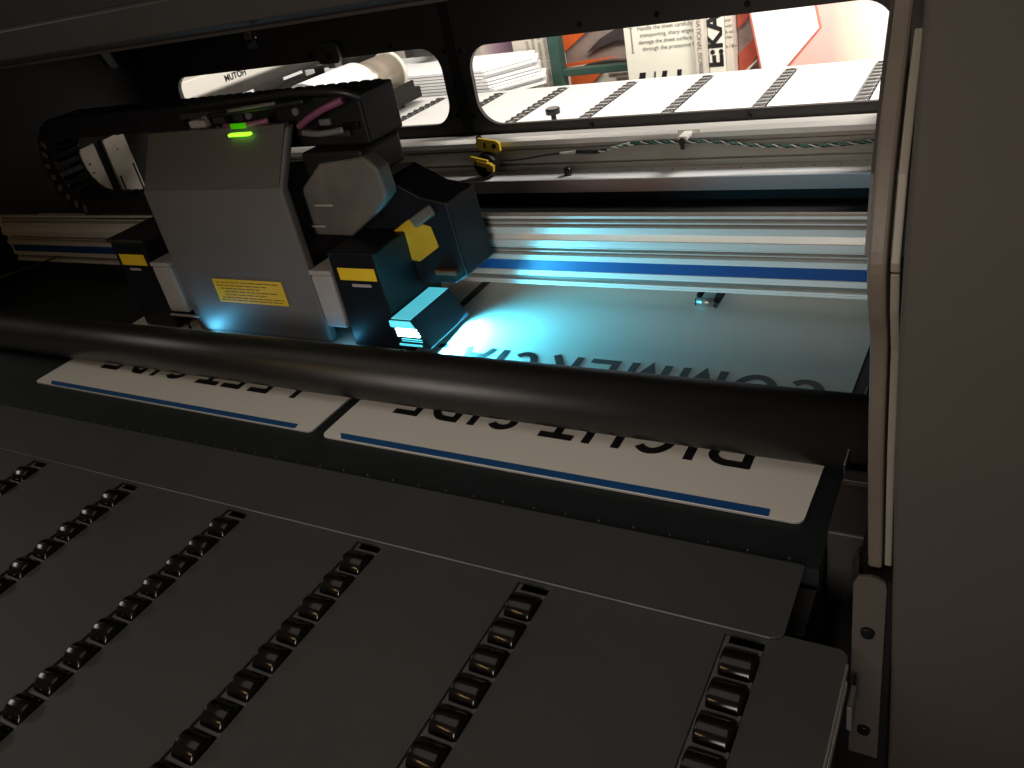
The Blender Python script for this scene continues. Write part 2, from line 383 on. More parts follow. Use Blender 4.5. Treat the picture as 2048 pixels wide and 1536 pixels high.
# right end: post, cream trim, bracket, housing, box
PP = [(.66,.625),(.60,.602),(.56,.584),(.507,.557),(.470,.527),(.425,.500),(.377,.484),(.340,.493),(.303,.510),(.215,.520),(.074,.548)]   # (z, y)
def band(name, m, parent, x0, x1, prof, dy, depth, z0=None, z1=None, bevel=0):
    def yat(z):
        for (za, ya), (zb, yb_) in zip(prof, prof[1:]):
            if zb <= z <= za: return ya + (yb_-ya)*(z-za)/(zb-za)
        return prof[0][1] if z > prof[0][0] else prof[-1][1]
    za = z1 if z1 is not None else prof[0][0]; zb = z0 if z0 is not None else prof[-1][0]
    zs = [za] + [z for z, _ in prof if zb < z < za] + [zb]
    b = MB(); b.prism([(yat(z)+dy, z) for z in zs] + [(yat(z)+dy+depth, z) for z in zs[::-1]], 'x', x0, x1)
    return b.build(name, m, parent, bevel)
HP = [(.85,.560),(.62,.500),(.50,.464),(.39,.441),(.27,.452),(.10,.499),(-.236,.575),(-.9,.63)]
def smooth_prof(p, n=14):
    o = [(q.x, q.y) for q in cat([(a, c, 0) for a, c in p], n)]; return o
def cat(pts, n=10):
    out = []
    P = [Vector(p) for p in pts]; P = [P[0]] + P + [P[-1]]
    for i in range(1, len(P)-2):
        for k in range(n):
            t = k/n; a, b_, c, d = P[i-1:i+3]
            out.append(.5*((2*b_) + (c-a)*t + (2*a-5*b_+4*c-d)*t*t + (-a+3*b_-3*c+d)*t**3))
    out.append(P[-2]); return out
rh = band('end_housing', M['panel'], pr, -.0405, .9, smooth_prof(HP), 0, 1.0, bevel=.003)
for f in rh.data.polygons: f.use_smooth = abs(f.normal.x) < .5
rh.data.set_sharp_from_angle(angle=R(35))
PPs = smooth_prof(PP, 6)
ps = band('side_post', M['post'], rh, -.0640, -.0532, PPs, 0, .030, bevel=.0022)
band('post_flange', M['frame'], rh, -.0662, -.0643, PP, .004, .05, z0=.380)
band('post_groove', M['black'], rh, -.0530, -.0415, PP, .012, .6)
for z0, z1 in ((.500, .66), (.3705, .4985), (.078, .3690)):
    band('cream_trim', M['cream'], rh, -.0514, -.0462, PP, .002, .010, z0=z0, z1=z1, bevel=.0008)
b = MB(); b.prism([(.60,.66),(.55,.50),(.52,.38),(.55,.2),(.6,.03),(.6,-.2),(1.72,-.2),(1.72,.66)], 'x', -.0530, -.0410); b.build('inner_side_wall', M['black'], rh)
# mounting bracket below the post
b = MB(); b.prism([(-.0722,-.150),(-.0722,.070),(-.0690,.078),(-.0600,.0800),(-.0535,.0790),(-.0480,.076),(-.0468,.070),(-.0468,-.150)], 'y', .530, .534)
mb = b.build('mount_bracket', M['panel'], rh, bevel=.0006)
mb2 = MB(); mb2.prism([(-.0745,.055),(-.0745,.085),(-.0705,.094),(-.0690,.094),(-.0690,.055)], 'y', .536, .55); mb2.build('bracket_tab', M['black'], mb)
for (x, z) in ((-.0596, .0165), (-.0594, -.112)):
    b = MB(); b.cyl((x, .5265, z), (x, .5299, z), .0052, 20, r1=.0060); b.cyl((x, .5252, z), (x, .5266, z), .0028, 6)
    b.build('bracket_screw', M['dkscrew'], mb)
bx('gap_cover', M['black'], rh, -.0720, -.0415, .5355, .60, -.4, .073)
# grey side box right of the platen with a small open tray on it
sb = bx('side_box', M['hood'], pr, -.1125, -.045, .640, 1.10, -.35, .022, bevel=.002)
b = MB(); b.box(-.1080, -.0600, .715, .718, .022, .040); b.box(-.1095,-.1080,.712,.86,.024,.050); b.box(-.1078, -.06, .857, .860, .022, .050); b.box(-.108,-.06,.700,.7148,.0385,.0405)
b.build('tray', M['frame'], sb, bevel=.0005)
b = MB(); b.box(-.1097,-.1078,.712,.86,.0502,.0512); b.build('tray_rim', M['edge'], sb)
bx('lower_post', M['frame'], pr, -.140, -.1145, .54, .60, -.45, -.020)
bx('lower_chassis', M['black'], pr, -2.3, -.16, .60, 1.5, -.9, -.04)
bx('lower_bracket', M['channel'], pr, -.0685, -.064, .485, .51, -.060, -.03, bevel=.001)

# sensor with cable on the rear beam (part of the printer)
se = MB(); se.prism([(-1.066,.132),(-1.060,.142),(-1.012,.134),(-1.004,.128),(-1.004,.110),(-1.010,.106),(-1.052,.112),(-1.064,.118)], 'y', 1.622, 1.630)
sen = se.build('sensor', M['yellow_plastic'], rb, bevel=.001)
b = MB(); b.box(-1.0445,-1.0405,1.6205,1.6219,.119,.131); b.cyl((-1.018,1.6195,.122),(-1.018,1.6219,.122),.0055,14); b.prism([(-1.068,.116),(-1.068,.143),(-1.060,.1435),(-1.054,.136),(-1.060,.116)],'y',1.6305,1.640)
b.build('sensor_slots', M['dkscrew'], sen)
b = MB(); b.cyl((-1.040, 1.600, .082), (-1.040, 1.622, .084), .0275, 32); b.build('sensor_disc', M['dark_plastic'], sen)
b = MB(); b.cyl((-1.040, 1.5975, .0805), (-1.040, 1.5995, .0805), .0235, 32); b.build('sensor_ring', M['clear_tube'], sen)
b = MB(); b.cyl((-1.040, 1.5945, .0825), (-1.040, 1.5974, .0825), .0228, 32); b.build('sensor_face', M['dkscrew'], sen)
b = MB(); b.box(-1.068, -1.022, 1.586, 1.594, .096, .106, rot=Matrix.Rotation(R(14), 3, 'Y')); b.box(-1.050, -1.012, 1.582, 1.594, .0865, .0975, rot=Matrix.Rotation(R(16), 3, 'Y')); b.box(-1.026,-1.008,1.584,1.594,.074,.090, rot=Matrix.Rotation(R(10),3,'Y'))
b.build('sensor_cap', M['yellow_plastic'], sen, bevel=.0015)
def cat(pts, n=10):
    out = []
    P = [Vector(p) for p in pts]; P = [P[0]] + P + [P[-1]]
    for i in range(1, len(P)-2):
        for k in range(n):
            t = k/n; a, b_, c, d = P[i-1:i+3]
            out.append(.5*((2*b_) + (c-a)*t + (2*a-5*b_+4*c-d)*t*t + (-a+3*b_-3*c+d)*t**3))
    out.append(P[-2]); return out
cab = MB(); cab.tube(cat([(-1.012,1.600,.094),(-.95,1.612,.092),(-.885,1.618,.098),(-.85,1.618,.1005)]), .0019, 8)
cabo = cab.build('sensor_cable', M['wire_black'], sen)
b = MB(); b.tube(cat([(-.85,1.618,.1005),(-.81,1.618,.103)]), .0030, 8); b.build('cable_sleeve', M['wire_white'], cabo); b = MB(); b.tube(cat([(-.735,1.616,.106),(-.70,1.616,.113),(-.682,1.616,.1165)]),.0030,8); b.build('cable_sleeve', M['wire_white'], cabo)
b = MB(); b.tube(cat([(-.81,1.618,.1025),(-.785,1.617,.1015),(-.765,1.617,.101),(-.755,1.616,.102)]), .0046, 8); b.build('cable_joint', M['wire_black'], cabo)
path = cat([(-.757,1.616,.102),(-.72,1.616,.109),(-.66,1.614,.1175),(-.60,1.610,.1175),(-.565,1.608,.116),(-.52,1.611,.1155),(-.47,1.613,.109),(-.40,1.615,.100),(-.30,1.615,.096),(-.22,1.614,.100),(-.14,1.612,.104),(-.05,1.612,.106)], 14)
L = 0; ln = [0]
for a, c in zip(path, path[1:]): L += (c-a).length; ln.append(L)
for j, (m, ph) in enumerate(((M['wire_black'],0),(M['wire_white'],2.1),(M['wire_green'],4.2),(M['wire_black'],3.1))):
    dense = []
    for i in range(420):
        s_ = L*i/419
        k = max(0, min(len(ln)-2, next((q-1 for q in range(1,len(ln)) if ln[q] >= s_), len(ln)-2)))
        f = (s_-ln[k])/max(ln[k+1]-ln[k],1e-6); p = path[k].lerp(path[k+1], f)
        t = s_/.034*2*math.pi + ph
        dense.append(p + Vector((0, math.cos(t)*.0022, math.sin(t)*.0022)))
    b = MB(); b.tube(dense, .00125 if j else .0015, 5); b.build('twisted_wire', m, cabo)
b = MB(); b.box(-.588, -.540, 1.646, 1.6495, .1235, .1310); b.box(-.574,-.556,1.606,1.6455,.120,.128); b.build('cable_clip', M['whitepl'], rb, bevel=.001)
b = MB(); b.cyl((-.565,1.600,.119),(-.565,1.6065,.119),.0075,12); b.box(-.569,-.561,1.602,1.606,.103,.118); b.build('cable_tie', M['wire_black'], rb)
b = MB(); b.cyl((-.835,1.612,.0535),(-.835,1.612,.0700),.009,16,r1=.0075); b.build('stop_knob', M['dkscrew'], rb)

# =================================================================== SIGN BOARDS
STROKE = .155
def arc(cx, cy, rx, ry, a0, a1, n=18):
    return [(cx + rx*math.cos(R(a0+(a1-a0)*i/n)), cy + ry*math.sin(R(a0+(a1-a0)*i/n))) for i in range(n+1)]
h = STROKE/2
# centre-line strokes, cap height 1, widths w
def glyph(ch, w):
    if ch == 'I': return [[(w/2, 0), (w/2, 1)]]
    if ch == 'L': return [[(h, 1), (h, h), (w, h)]]
    if ch == 'E': return [[(w, 1-h), (h, 1-h), (h, h), (w, h)], [(h, .5), (w*.9, .5)]]
    if ch == 'F': return [[(w, 1-h), (h, 1-h), (h, 0)], [(h, .5), (w*.9, .5)]]
    if ch == 'T': return [[(0, 1-h), (w, 1-h)], [(w/2, 1-h), (w/2, 0)]]
    if ch == 'H': return [[(h, 0), (h, 1)], [(w-h, 0), (w-h, 1)], [(h, .5), (w-h, .5)]]
    if ch == 'D': return [[(h, h)] + arc(w*.45, .5, w*.55-h, .5-h, -90, 90) + [(h, 1-h), (h, h), (h+.05, h)]]
    if ch == 'R': return [[(h, 0), (h, 1-h)] + arc(w*.52, .72, w*.48-h, .28-h, 90, -90)[0:] + [(h, .44+h)], [(w*.45, .47), (w-h, 0)]]
    if ch in 'CG':
        s = [arc(w/2+.02, .5, w/2-h+.02, .5-h, 48, 312, 30)]
        if ch == 'G': s.append([(w*.55, .46), (w-h, .46), (w-h, .2)])
        return s
    if ch == 'O': return [arc(w/2, .5, w/2-h, .5-h, 0, 360, 36)]
    if ch == 'S': return [arc(w/2, .74, w*.42-h*.6, .26-h, 30, 270, 20)[:-1] + arc(w/2, .26+0.0, w*.46-h*.6, .26-h+.02, 90, -150, 20)]
    if ch == 'M': return [[(h, 0), (h, 1)], [(w-h, 0), (w-h, 1)], [(h*1.1, .96), (w/2, .13), (w-h*1.1, .96)]]
    if ch == 'A': return [[(h, 0), (w/2, .93), (w-h, 0)], [(w*.25, .3), (w*.75, .3)]]
    return []
def stroke_poly(b, pts, hw, x0, y0, k, z, skew=0.0):
    """flat ribbon along pts, butt caps; placed rotated by 180 degrees (tops towards the viewer)"""
    n = len(pts); Lf, Rt = [], []
    V = [Vector((p[0], p[1])) for p in pts]
    closed = (V[0]-V[-1]).length < 1e-6
    for i in range(n):
        if closed and i in (0, n-1): d0 = (V[-1]-V[-2]).normalized(); d1 = (V[1]-V[0]).normalized()
        else:
            d0 = (V[i]-V[i-1]).normalized() if i > 0 else (V[1]-V[0]).normalized()
            d1 = (V[i+1]-V[i]).normalized() if i < n-1 else d0
        t = (d0+d1); t = t.normalized() if t.length > 1e-6 else d1
        nn = Vector((-t.y, t.x)); c = max(.35, nn.dot(Vector((-d1.y, d1.x))))
        Lf.append(V[i]+nn*hw/c); Rt.append(V[i]-nn*hw/c)
    P = lambda v: (x0 - v.x*k, y0 - v.y*k + skew*(.02 - v.x*k))
    for i in range(n-1):
        q = [P(Lf[i]), P(Lf[i+1]), P(Rt[i+1]), P(Rt[i])]
        vs = [b.bm.verts.new((a, c, z)) for a, c in q]; b.bm.faces.new(vs)
def lettering(items, ybase, cap, z, parent, name='lettering', skew=0.0, xc=0.0):
    b = MB(); zz = z
    for ch, xs, xe in items:
        w = abs(xs - xe)/cap
        for s_ in glyph(ch, w):
            stroke_poly(b, s_, h, xs, ybase + skew*(xs - .02 - xc), cap, zz, skew); zz += .00002
    for f in b.bm.faces: f.normal_update()
    bm = b.bm
    for f in list(bm.faces):
        if f.normal.z < 0: f.normal_flip()
    me = D.meshes.new(name); bm.to_mesh(me); bm.free(); me.materials.append(M['ink'])
    o = D.objects.new(name, me); C.objects.link(o); o.parent = parent; return o
def signboard(label, pts, stripe, rows):
    t = thing('sign_board', label, 'sign', 'white sign boards lying on the printer bed')
    b = MB(); b.prism(pts, 'z', .0004, .0030); b.build('board_core', M['board_edge'], t)
    b = MB(); b.prism(pts, 'z', .0030, .0036); bd = b.build('board_face', M['board'], t)
    b = MB(); b.prism(stripe, 'z', .0037, .0038); b.build('blue_stripe', M['tape'], t)
    for items, yb_, sk, xc in rows: lettering(items, yb_, CAP, .0039, t, skew=sk, xc=xc)
    return t
CAP = .076
def corner(pts, idx, r, n=8):
    """round the idx-th corner of polygon"""
    out = []
    for i, p in enumerate(pts):
        if i not in idx: out.append(p); continue
        P0 = Vector(pts[i-1]); P = Vector(p); P1 = Vector(pts[(i+1) % len(pts)])
        a = P + (P0-P).normalized()*r; c = P + (P1-P).normalized()*r
        for k in range(n+1):
            tt = k/n; out.append(tuple((1-tt)**2*a + 2*tt*(1-tt)*P + tt*tt*c))
    return out
rightrow = [('R', -.213, -.266), ('I', -.281, -.292), ('G', -.307, -.362), ('H', -.3735, -.4255), ('T', -.4385, -.4875),
            ('S', -.525, -.572), ('I', -.587, -.5985), ('D', -.6150, -.668), ('E', -.6820, -.7255)]
yR = .7425 + CAP
comrow = [('C', -.162, -.213), ('O', -.2205, -.281), ('M', -.291, -.3545), ('M', -.3695, -.4300), ('E', -.4465, -.4920), ('R', -.5055, -.5575), ('C', -.5725, -.6220), ('I', -.6335, -.6445), ('A', -.6560, -.7140), ('L', -.724, -.765)]
signboard('white sign board lettered RIGHT SIDE and COMMERCIAL, upside down on the bed at right',
    corner([(-.799, .6715), (-.1405, .6655), (-.120, 1.42), (-.799, 1.42)], (0, 1), .012),
    [(-.7620, .6726), (-.1750, .6668), (-.1758, .6788), (-.7730, .6846)],
    [(rightrow[:5], yR, -.016, -.47), (rightrow[5:], yR, -.016, -.47), (comrow, .9410, -.009, -.47)])
leftrow = [('L', -.917, -.955), ('E', -.9785, -1.0235), ('F', -1.0415, -1.0870), ('T', -1.0965, -1.1490), ('S', -1.186, -1.235), ('I', -1.2575, -1.2680), ('D', -1.2895, -1.334), ('E', -1.3605, -1.4090)]
signboard('white sign board lettered LEFT SIDE upside down on the bed at left',
    corner([(-1.512, .6835), (-.822, .6760), (-.816, 1.42), (-1.512, 1.42)], (0, 1), .012),
    [(-1.461, .6840), (-.8540, .6770), (-.8560, .6880), (-1.475, .6950)],
    [(leftrow[:4], .7495 + CAP, -.013, -1.17), (leftrow[4:], .7495 + CAP, -.013, -1.17)])

# =================================================================== PRINT CARRIAGE
ca = thing('print_carriage', 'grey print head carriage with yellow labels and glowing cyan lamp under the hood', 'print carriage')
FY = .910
b = MB(); b.prism([(FY, .006), (FY, .278), (.966, .362), (.985, .362), (.930,.278),(.930, .006)], 'x', -1.304, -.971)
body = b.build('main_cover', M['carriage'], ca, bevel=.006, seg=3)
bx('inner_chassis', M['black'], ca, -1.296, -.985, .932, 1.085, .020, .270)
b = MB(); b.prism([(.9120,.2835),(.9655,.3660),(.975,.3660),(.975,.3625),(.9660,.3622),(.9128,.2800)], 'x', -1.2995, -.9760); b.build('top_lid', M['carriage_top'], ca)
# large label on the cover
lab = bx('warning_label', M['yellow'], ca, -1.212, -1.042, FY - .0012, FY - .0004, .0725, .1185)
b = MB()
for z, a, c in ((.1125,-1.205,-1.052),(.1065,-1.205,-1.08),(.1005,-1.198,-1.10),(.0945,-1.19,-1.06),(.0885,-1.19,-1.085),(.0825,-1.20,-1.05),(.0775,-1.205,-1.055)):
    x = a
    while x < c: 
        w = random.uniform(.006, .020); b.box(x, min(x+w, c), FY-.0016, FY-.0013, z-.0009, z+.0009); x += w+.003
b.build('label_print', mat('dark_yellow_print', (.20,.13,.01), .5), lab)
# left module
lm = bx('left_lamp_module', M['dark_plastic'], ca, -1.462, -1.366, FY, 1.06, .006, .183, bevel=.003)
bx('module_cap', M['frame'], lm, -1.468, -1.360, FY-.002, 1.06, .1835, .190, bevel=.001)
l1 = bx('module_label', M['yellow'], lm, -1.449, -1.377, FY-.0012, FY-.0004, .138, .160)
bx('small_print', M['pale_plastic'], lm, -1.434, -1.402, FY-.0010, FY-.0004, .127, .1315)
b = MB(); b.prism(rrect(-1.3595, -1.3075, .045, .138, .004), 'y', FY - .006, 1.0); sp = b.build('pale_side_strip', M['pale_plastic'], ca, bevel=.006, seg=3)
bx('strip_cap', M['pale_plastic'], sp, -1.3605, -1.3065, FY - .007, 1.0, .1392, .1475, bevel=.002)
bx('strip_foot', M['pale_plastic'], sp, -1.358, -1.280, FY - .012, FY-.0065, .0395, .0425, bevel=.0005)
bx('strip_foot_post', M['black'], sp, -1.322, -1.318, FY-.010, FY-.0065, .012, .039)
# right side strip and modules
b = MB(); b.prism(rrect(-.9655, -.9210, .040, .135, .004), 'y', FY - .004, 1.0); sp2 = b.build('pale_side_strip', M['pale_plastic'], ca, bevel=.006, seg=3)
bx('strip_cap', M['pale_plastic'], sp2, -.9665, -.9195, FY - .005, 1.0, .1362, .1445, bevel=.002)
rmod = bx('right_lamp_module', M['dark_plastic'], ca, -.9185, -.8240, FY, 1.06, .006, .176, bevel=.003)
bx('module_label', M['yellow'], rmod, -.905, -.8300, FY-.0012, FY-.0004, .1290, .1500)
bx('small_print', M['pale_plastic'], rmod, -.884, -.845, FY-.0010, FY-.0004, .1175, .1225)
# UV lamp: slanted box
b = MB(); b.prism([(-.8215,.018),(-.8215,.0655),(-.7810,.0655),(-.7535,.020),(-.7535,.018)], 'y', .902, 1.020)
lampb = b.build('uv_lamp', M['dark_plastic'], ca, bevel=.001)
bx('lit_plate', M['uvlit'], lampb, -.8200, -.7825, .905, 1.018, .0660, .0672)  # top plate of the lamp unit; the cyan light on it is emitted
b = MB(); b.prism([(-.8205,.0655),(-.8205,.0560),(-.8160,.0545),(-.7745,.0545),(-.7805,.0655)], 'y', .8985, .9012); b.build('glow_window', M['uvsoft'], lampb)
b = MB()
for z, a, c in ((.0510,-.8130,-.7715),(.0455,-.8125,-.7690),(.0402,-.8120,-.7675)): b.prism(rrect(a, c, z-.0016, z+.0016, .0014, 4), 'y', .8990, .9012)
b.build('lamp_louvre', M['uvhot'], lampb)
b = MB()
for z in (.0335,.0300): b.box(-.806, -.7660, .8995, .9012, z-.0004, z+.0004)
b.box(-.813,-.769,.8995,.9012,.0215,.0245); b.build('lamp_slit', M['uvsoft'], lampb)
# black housing behind the lamp and upper blocks
b = MB(); b.prism([(-.9700,.178),(-.9700,.255),(-.8350,.262),(-.7800,.232),(-.7320,.222),(-.7230,.100),(-.7500,.085),(-.8238,.085),(-.8238,.178)], 'y', 1.000, 1.085)
hs = b.build('lamp_housing', M['dark_plastic'], ca, bevel=.003)
b = MB(); b.prism([(-.8530,.172),(-.8100,.196),(-.7700,.184),(-.7640,.150),(-.8080,.124),(-.8420,.128)], 'y', .9975, .9985); b.build('warning_label', M['yellow2'], hs)
b = MB(); b.box(-.803,-.752,.990,.9985,.194,.212, rot=Matrix.Rotation(R(-28),3,'Y')); b.build('cable_plug', M['greyblock'], hs, bevel=.003)
bx('copper_fitting', mat('copper_fitting', (.14,.06,.035), .4, metal=.5), hs, -.775, -.735, .985, .9985, .106, .115, bevel=.002)
b = MB(); b.prism([(-1.010,.180),(-1.010,.222),(-.9850,.262),(-.9350,.300),(-.8420,.308),(-.8200,.290),(-.8150,.245),(-.8500,.215),(-.9100,.178)], 'y', .968, 1.0); gb = b.build('grey_bracket', M['greyblock'], ca, bevel=.006, seg=3)
b = MB(); b.box(-.99,-.955,.963,.9675,.196,.199); b.build('bracket_rib', M['pale_plastic'], gb)
b = MB(); b.box(-.965,-.925,.963,.9675,.232,.235); b.build('bracket_rib', M['pale_plastic'], gb)
# electronics and hoses on top
el = bx('valve_block', M['black'], ca, -1.10, -.845, 1.00, 1.09, .318, .394, bevel=.004)
bx('connector_row', M['frame'], el, -1.255, -1.105, 1.005, 1.07, .364, .386, bevel=.002)
for i in range(7):
    x = -1.235 + .052*i; b = MB(); b.cyl((x, .994, .372+.004*(i%2)), (x, 1.003, .372+.004*(i%2)), .006, 12); b.build('hose_fitting', M['clear_tube'] if i % 2 else M['dkscrew'], el)
for x0, z0, m, w in ((-.985,.338,'frame',.05),(-.91,.334,'hood',.035),(-1.04,.352,'frame',.03),(-.93,.352,'clear_tube',.022),(-.885,.344,'dkscrew',.03)):
    bx('plug', M[m], el, x0, x0+w, .992, .9995, z0, z0+.010, bevel=.0015)
b = MB(); b.box(-.970,-.845,.972,1.075,.268,.3175); b.build('pump_block', M['black'], ca, bevel=.006)
b = MB(); b.tube(cat([(-.955,.975,.358),(-.92,.965,.372),(-.885,.962,.384),(-.85,.97,.393)]), .0055, 10); b.build('ink_tube', M['pink'], ca)
b = MB(); b.tube(cat([(-1.12,.978,.366),(-1.09,.970,.3665),(-1.05,.970,.3680),(-1.02,.98,.3695)]), .0050, 10); b.build('ink_tube', M['pink'], ca)
b = MB(); b.tube(cat([(-1.22,1.0,.398),(-1.14,.99,.402),(-1.05,.985,.404),(-.95,.98,.408),(-.87,.985,.402),(-.84,1.0,.388)]), .006, 10)
b.tube(cat([(-1.16,.985,.383),(-1.08,.975,.388),(-1.0,.972,.392),(-.93,.975,.395)]), .004, 8); b.build('ink_tube', M['wire_black'], ca)
b = MB(); b.tube(cat([(-1.10,.976,.390),(-1.05,.970,.394),(-.985,.970,.397)]), .003, 8); b.build('ink_tube', M['clear_tube'], ca)
b = MB(); b.tube(cat([(-.935,.96,.352),(-.90,.955,.350),(-.86,.96,.352)]), .005, 8); b.build('ink_tube', M['clear_tube'], ca)
bx('damper', M['pale_plastic'], ca, -1.215, -1.175, .985, 1.0, .3640, .377, bevel=.003)
b = MB(); b.prism(rrect(-1.090, -1.042, .3552, .3596, .0021, 5), 'y', .950, .957); b.build('indicator_light', M['led'], ca)
bx('light_board', M['led_dim'], ca, -1.093, -1.058, .9635, .967, .3640, .3720)
# fixing arm of the chain
bx('chain_arm', M['frame'], ca, -1.05, -.94, 1.09, 1.19, .30, .330, bevel=.002)

# =================================================================== CABLE CHAIN
ch = thing('cable_chain', 'black plastic cable chain curled in a loop at the left of the carriage', 'cable chain')
CX, CZ, RC, TH = -1.792, .262, .0925, .046
segs = []
Lp = .026
x = -.95
while x > CX: segs.append((x, CZ + RC + 0, 0)); x -= Lp
n = int(math.pi*RC/Lp)
for i in range(n+1):
    t = math.pi/2 + math.pi*(i/n); segs.append((CX + RC*math.cos(t), CZ + RC*math.sin(t), t - math.pi/2))
x = CX + Lp
while x < -1.33: segs.append((x, CZ - RC, math.pi)); x += Lp
lk = MB()
for y0, y1 in ((1.115,1.121),(1.179,1.185)):
    pr2 = rrect(-.0148, .0148, -TH/2, TH/2, .009, 4); lk.prism(pr2, 'y', y0, y1)
lk.box(-.006, .006, 1.1212, 1.1788, TH/2-.005, TH/2-.0005); lk.box(-.006,.006,1.1212,1.1788,-TH/2+.0005,-TH/2+.005)
lk.cyl((.0,1.1125,0),(.0,1.1149,0),.006,14)
lm_ = None
for i, (x, z, a) in enumerate(segs):
    if lm_ is None: o = lk.build('chain_link', M['chainm'], ch, bevel=.0012); lm_ = o
    else:
        o = lm_.copy(); C.objects.link(o); o.parent = ch
    o.location = (x, .0006*(i % 2), z); o.rotation_euler = (0, -a, 0)
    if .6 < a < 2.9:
        pd = bx('link_highlight', M['chain_glint'], o, -.006, .006, 1.1105, 1.1124, -.010, .008, bevel=.0015)  # highlight spot of the rungs, added as a pale block
b = MB()
for k, (dy, dz) in enumerate(((1.135,.006),(1.150,-.008),(1.165,.004))):
    b.tube([(x - math.sin(a)*0, dy, z + dz*math.cos(a)) for x, z, a in segs], .006, 8)
b.build('hose_bundle', M['wire_black'], ch)

# =================================================================== OUTFEED TABLE (behind the windows)
ot = thing('outfeed_table', 'pale grey outfeed table with slanting roller rows seen through the rear windows', 'table')
tr2 = [(-.307 - .2571*k - .042, -.307 - .2571*k) for k in range(8)]
edges = [.35] + [.35-.3] * 0 + [.35]
xs = [.35] + [v for t in ([(-.092, -.05)] + tr2) for v in (t[1], t[0])] + [-2.75]
b = MB()
for i in range(0, len(xs), 2): b.box(xs[i+1], xs[i], 1.80, 2.695, -.004, 0)
b.box(-2.75, .35, 2.695, 2.725, -.004, 0)
b.build('table_top', M['outtable'], ot)
bx('table_apron', M['outtable'], ot, -2.75, .35, 1.805, 2.72, -.12, -.07)
rm2 = roller_mesh(.030, .0150); rm2.materials.clear(); M['roller2'] = mat('grey_black_roller', (.04,.038,.036), .22, coat=.3); rm2.materials.append(M['roller2'])
for k, (a, c) in enumerate(tr2):
    b = MB(); P2 = .0385; yb = 2.685; n = 12
    b.box(a, a+.005, 2.20, 2.694, -.0074, -.0052); b.box(c-.0015, c, 2.20, 2.694, -.0074, -.0052)
    for i in range(n+1):
        yy = yb - P2*i; b.box(a+.0051, c-.0016, yy-.0035, yy+.0035, -.0070, -.0050)
    b.box(a-.003, c+.003, 2.20, 2.696, -.0600, -.0570)
    t = b.build('roller_track', M['channel'], ot)
    for i in range(n):
        o = D.objects.new('roller', rm2); C.objects.link(o); o.parent = t; o.location = ((a+c)/2 + .002, yb - P2/2 - P2*i, -.0075)
b = MB(); b.cyl((-1.176, 2.235, .0), (-1.176, 2.235, .030), .008, 16); b.cyl((-1.176,2.235,.030),(-1.176,2.235,.046),.022,24); kn = b.build('clamp_knob', M['dkscrew'], ot, bevel=.001)
b = MB(); b.cyl((-1.176,2.235,.0462),(-1.176,2.235,.0482),.019,24); b.build('knob_cap', M['clear_tube'], kn)
for (x, y) in ((-2.6,2.0),(-2.6,2.6),(.2,2.0),(.2,2.6)): bx('leg', M['black'], ot, x-.02, x+.02, y-.02, y+.02, -.9, -.121)

# =================================================================== THINGS IN THE REAR ROOM
def slab(name, label, cat_, m, pts, y0, y1, group=None, bevel=.0015):
    b = MB(); b.prism(pts, 'y', y0, y1); t = thing(name, label, cat_, group); b.build('panel', m, t, bevel); return t
ZL = -.9
# white boards stacked
t = thing('board_stack', 'stack of plain white boards with a pointed corner, left side of the right window', 'stack of boards')
zz = -.03
for i in range(9):
    d = random.uniform(-.03, .02); th = .010
    b = MB(); b.prism([(-2.35, 2.80), (-1.70+d, 2.76), (-1.565+d, 2.93), (-1.62+d, 3.05), (-2.35, 3.08)], 'z', zz, zz+th-.0012); b.build('board', M['paper'], t); zz += th + .0018
bx('carton', M['beige'], t, -2.33, -1.70, 2.80, 3.04, -.13, -.032)
bx('pallet', M['floor'], t, -2.33, -1.70, 2.80, 3.04, -.9, -.131)
# purple pack
t = thing('wrapped_pack', 'pack in a wrap fading from cream to purple, behind the stack of white boards', 'package')
bx('wrap', M['purple'], t, -1.985, -1.802, 3.2, 3.3, ZL, .22, bevel=.006)
bx('lining', M['wall'], t, -1.800, -1.77, 3.22, 3.3, ZL, .22, bevel=.004)
# text wrap
t = thing('printed_wrap', 'beige wrap with sideways grey instructions, left of the green rack post', 'package')
bx('wrap', M['beige'], t, -1.768, -1.602, 3.1, 3.18, ZL, .25, bevel=.003)
for i, s_ in enumerate(("it's important to make su", "Type slotting process usi", "distance of 0.2-0.4 mm fro", "the polyethylene substra")):
    text('printed_line', s_, .0235, M['greyink'], t, face_y(-1.624 - .0262*i, 3.0990, .150 - .004*i, 90), .0002)
# green rack
t = thing('storage_rack', 'dark green steel rack post and rail between beige and ivory wraps', 'rack')
bx('post', M['green'], t, -1.600, -1.553, 3.08, 3.13, ZL, .6, bevel=.002)
bx('rail', M['green'], t, -1.552, -1.245, 3.085, 3.125, -.046, -.019, bevel=.002)
# packs in the rack
t = thing('film_pack', 'pack of grey brown film with orange folded corner on the upper rack level', 'package')
bx('film', M['brownfilm'], t, -1.64, -1.02, 3.30, 3.6, -.05, .30, bevel=.01)
b = MB(); b.prism([(-1.64,.005),(-1.49,.10),(-1.49,.25),(-1.64,.25)], 'y', 3.285, 3.298); b.build('orange_fold', M['orange'], t)
b = MB(); b.prism([(-1.40,.035),(-1.53,-.002),(-1.47,.045),(-1.30,.12),(-1.08,.2),(-1.08,.02)], 'y', 3.280, 3.29); b.build('dark_fold', M['darkfilm'], t)
b = MB(); b.prism([(-1.63,-.05),(-1.55,-.045),(-1.40,-.025),(-1.63,-.035)], 'y', 3.280, 3.29); b.build('orange_fold', M['orange'], t)
t = thing('film_pack', 'low pack of pale film with orange corner under the green rail', 'package')
bx('film', M['beige'], t, -1.62, -1.05, 3.30, 3.6, -.30, -.075, bevel=.01)
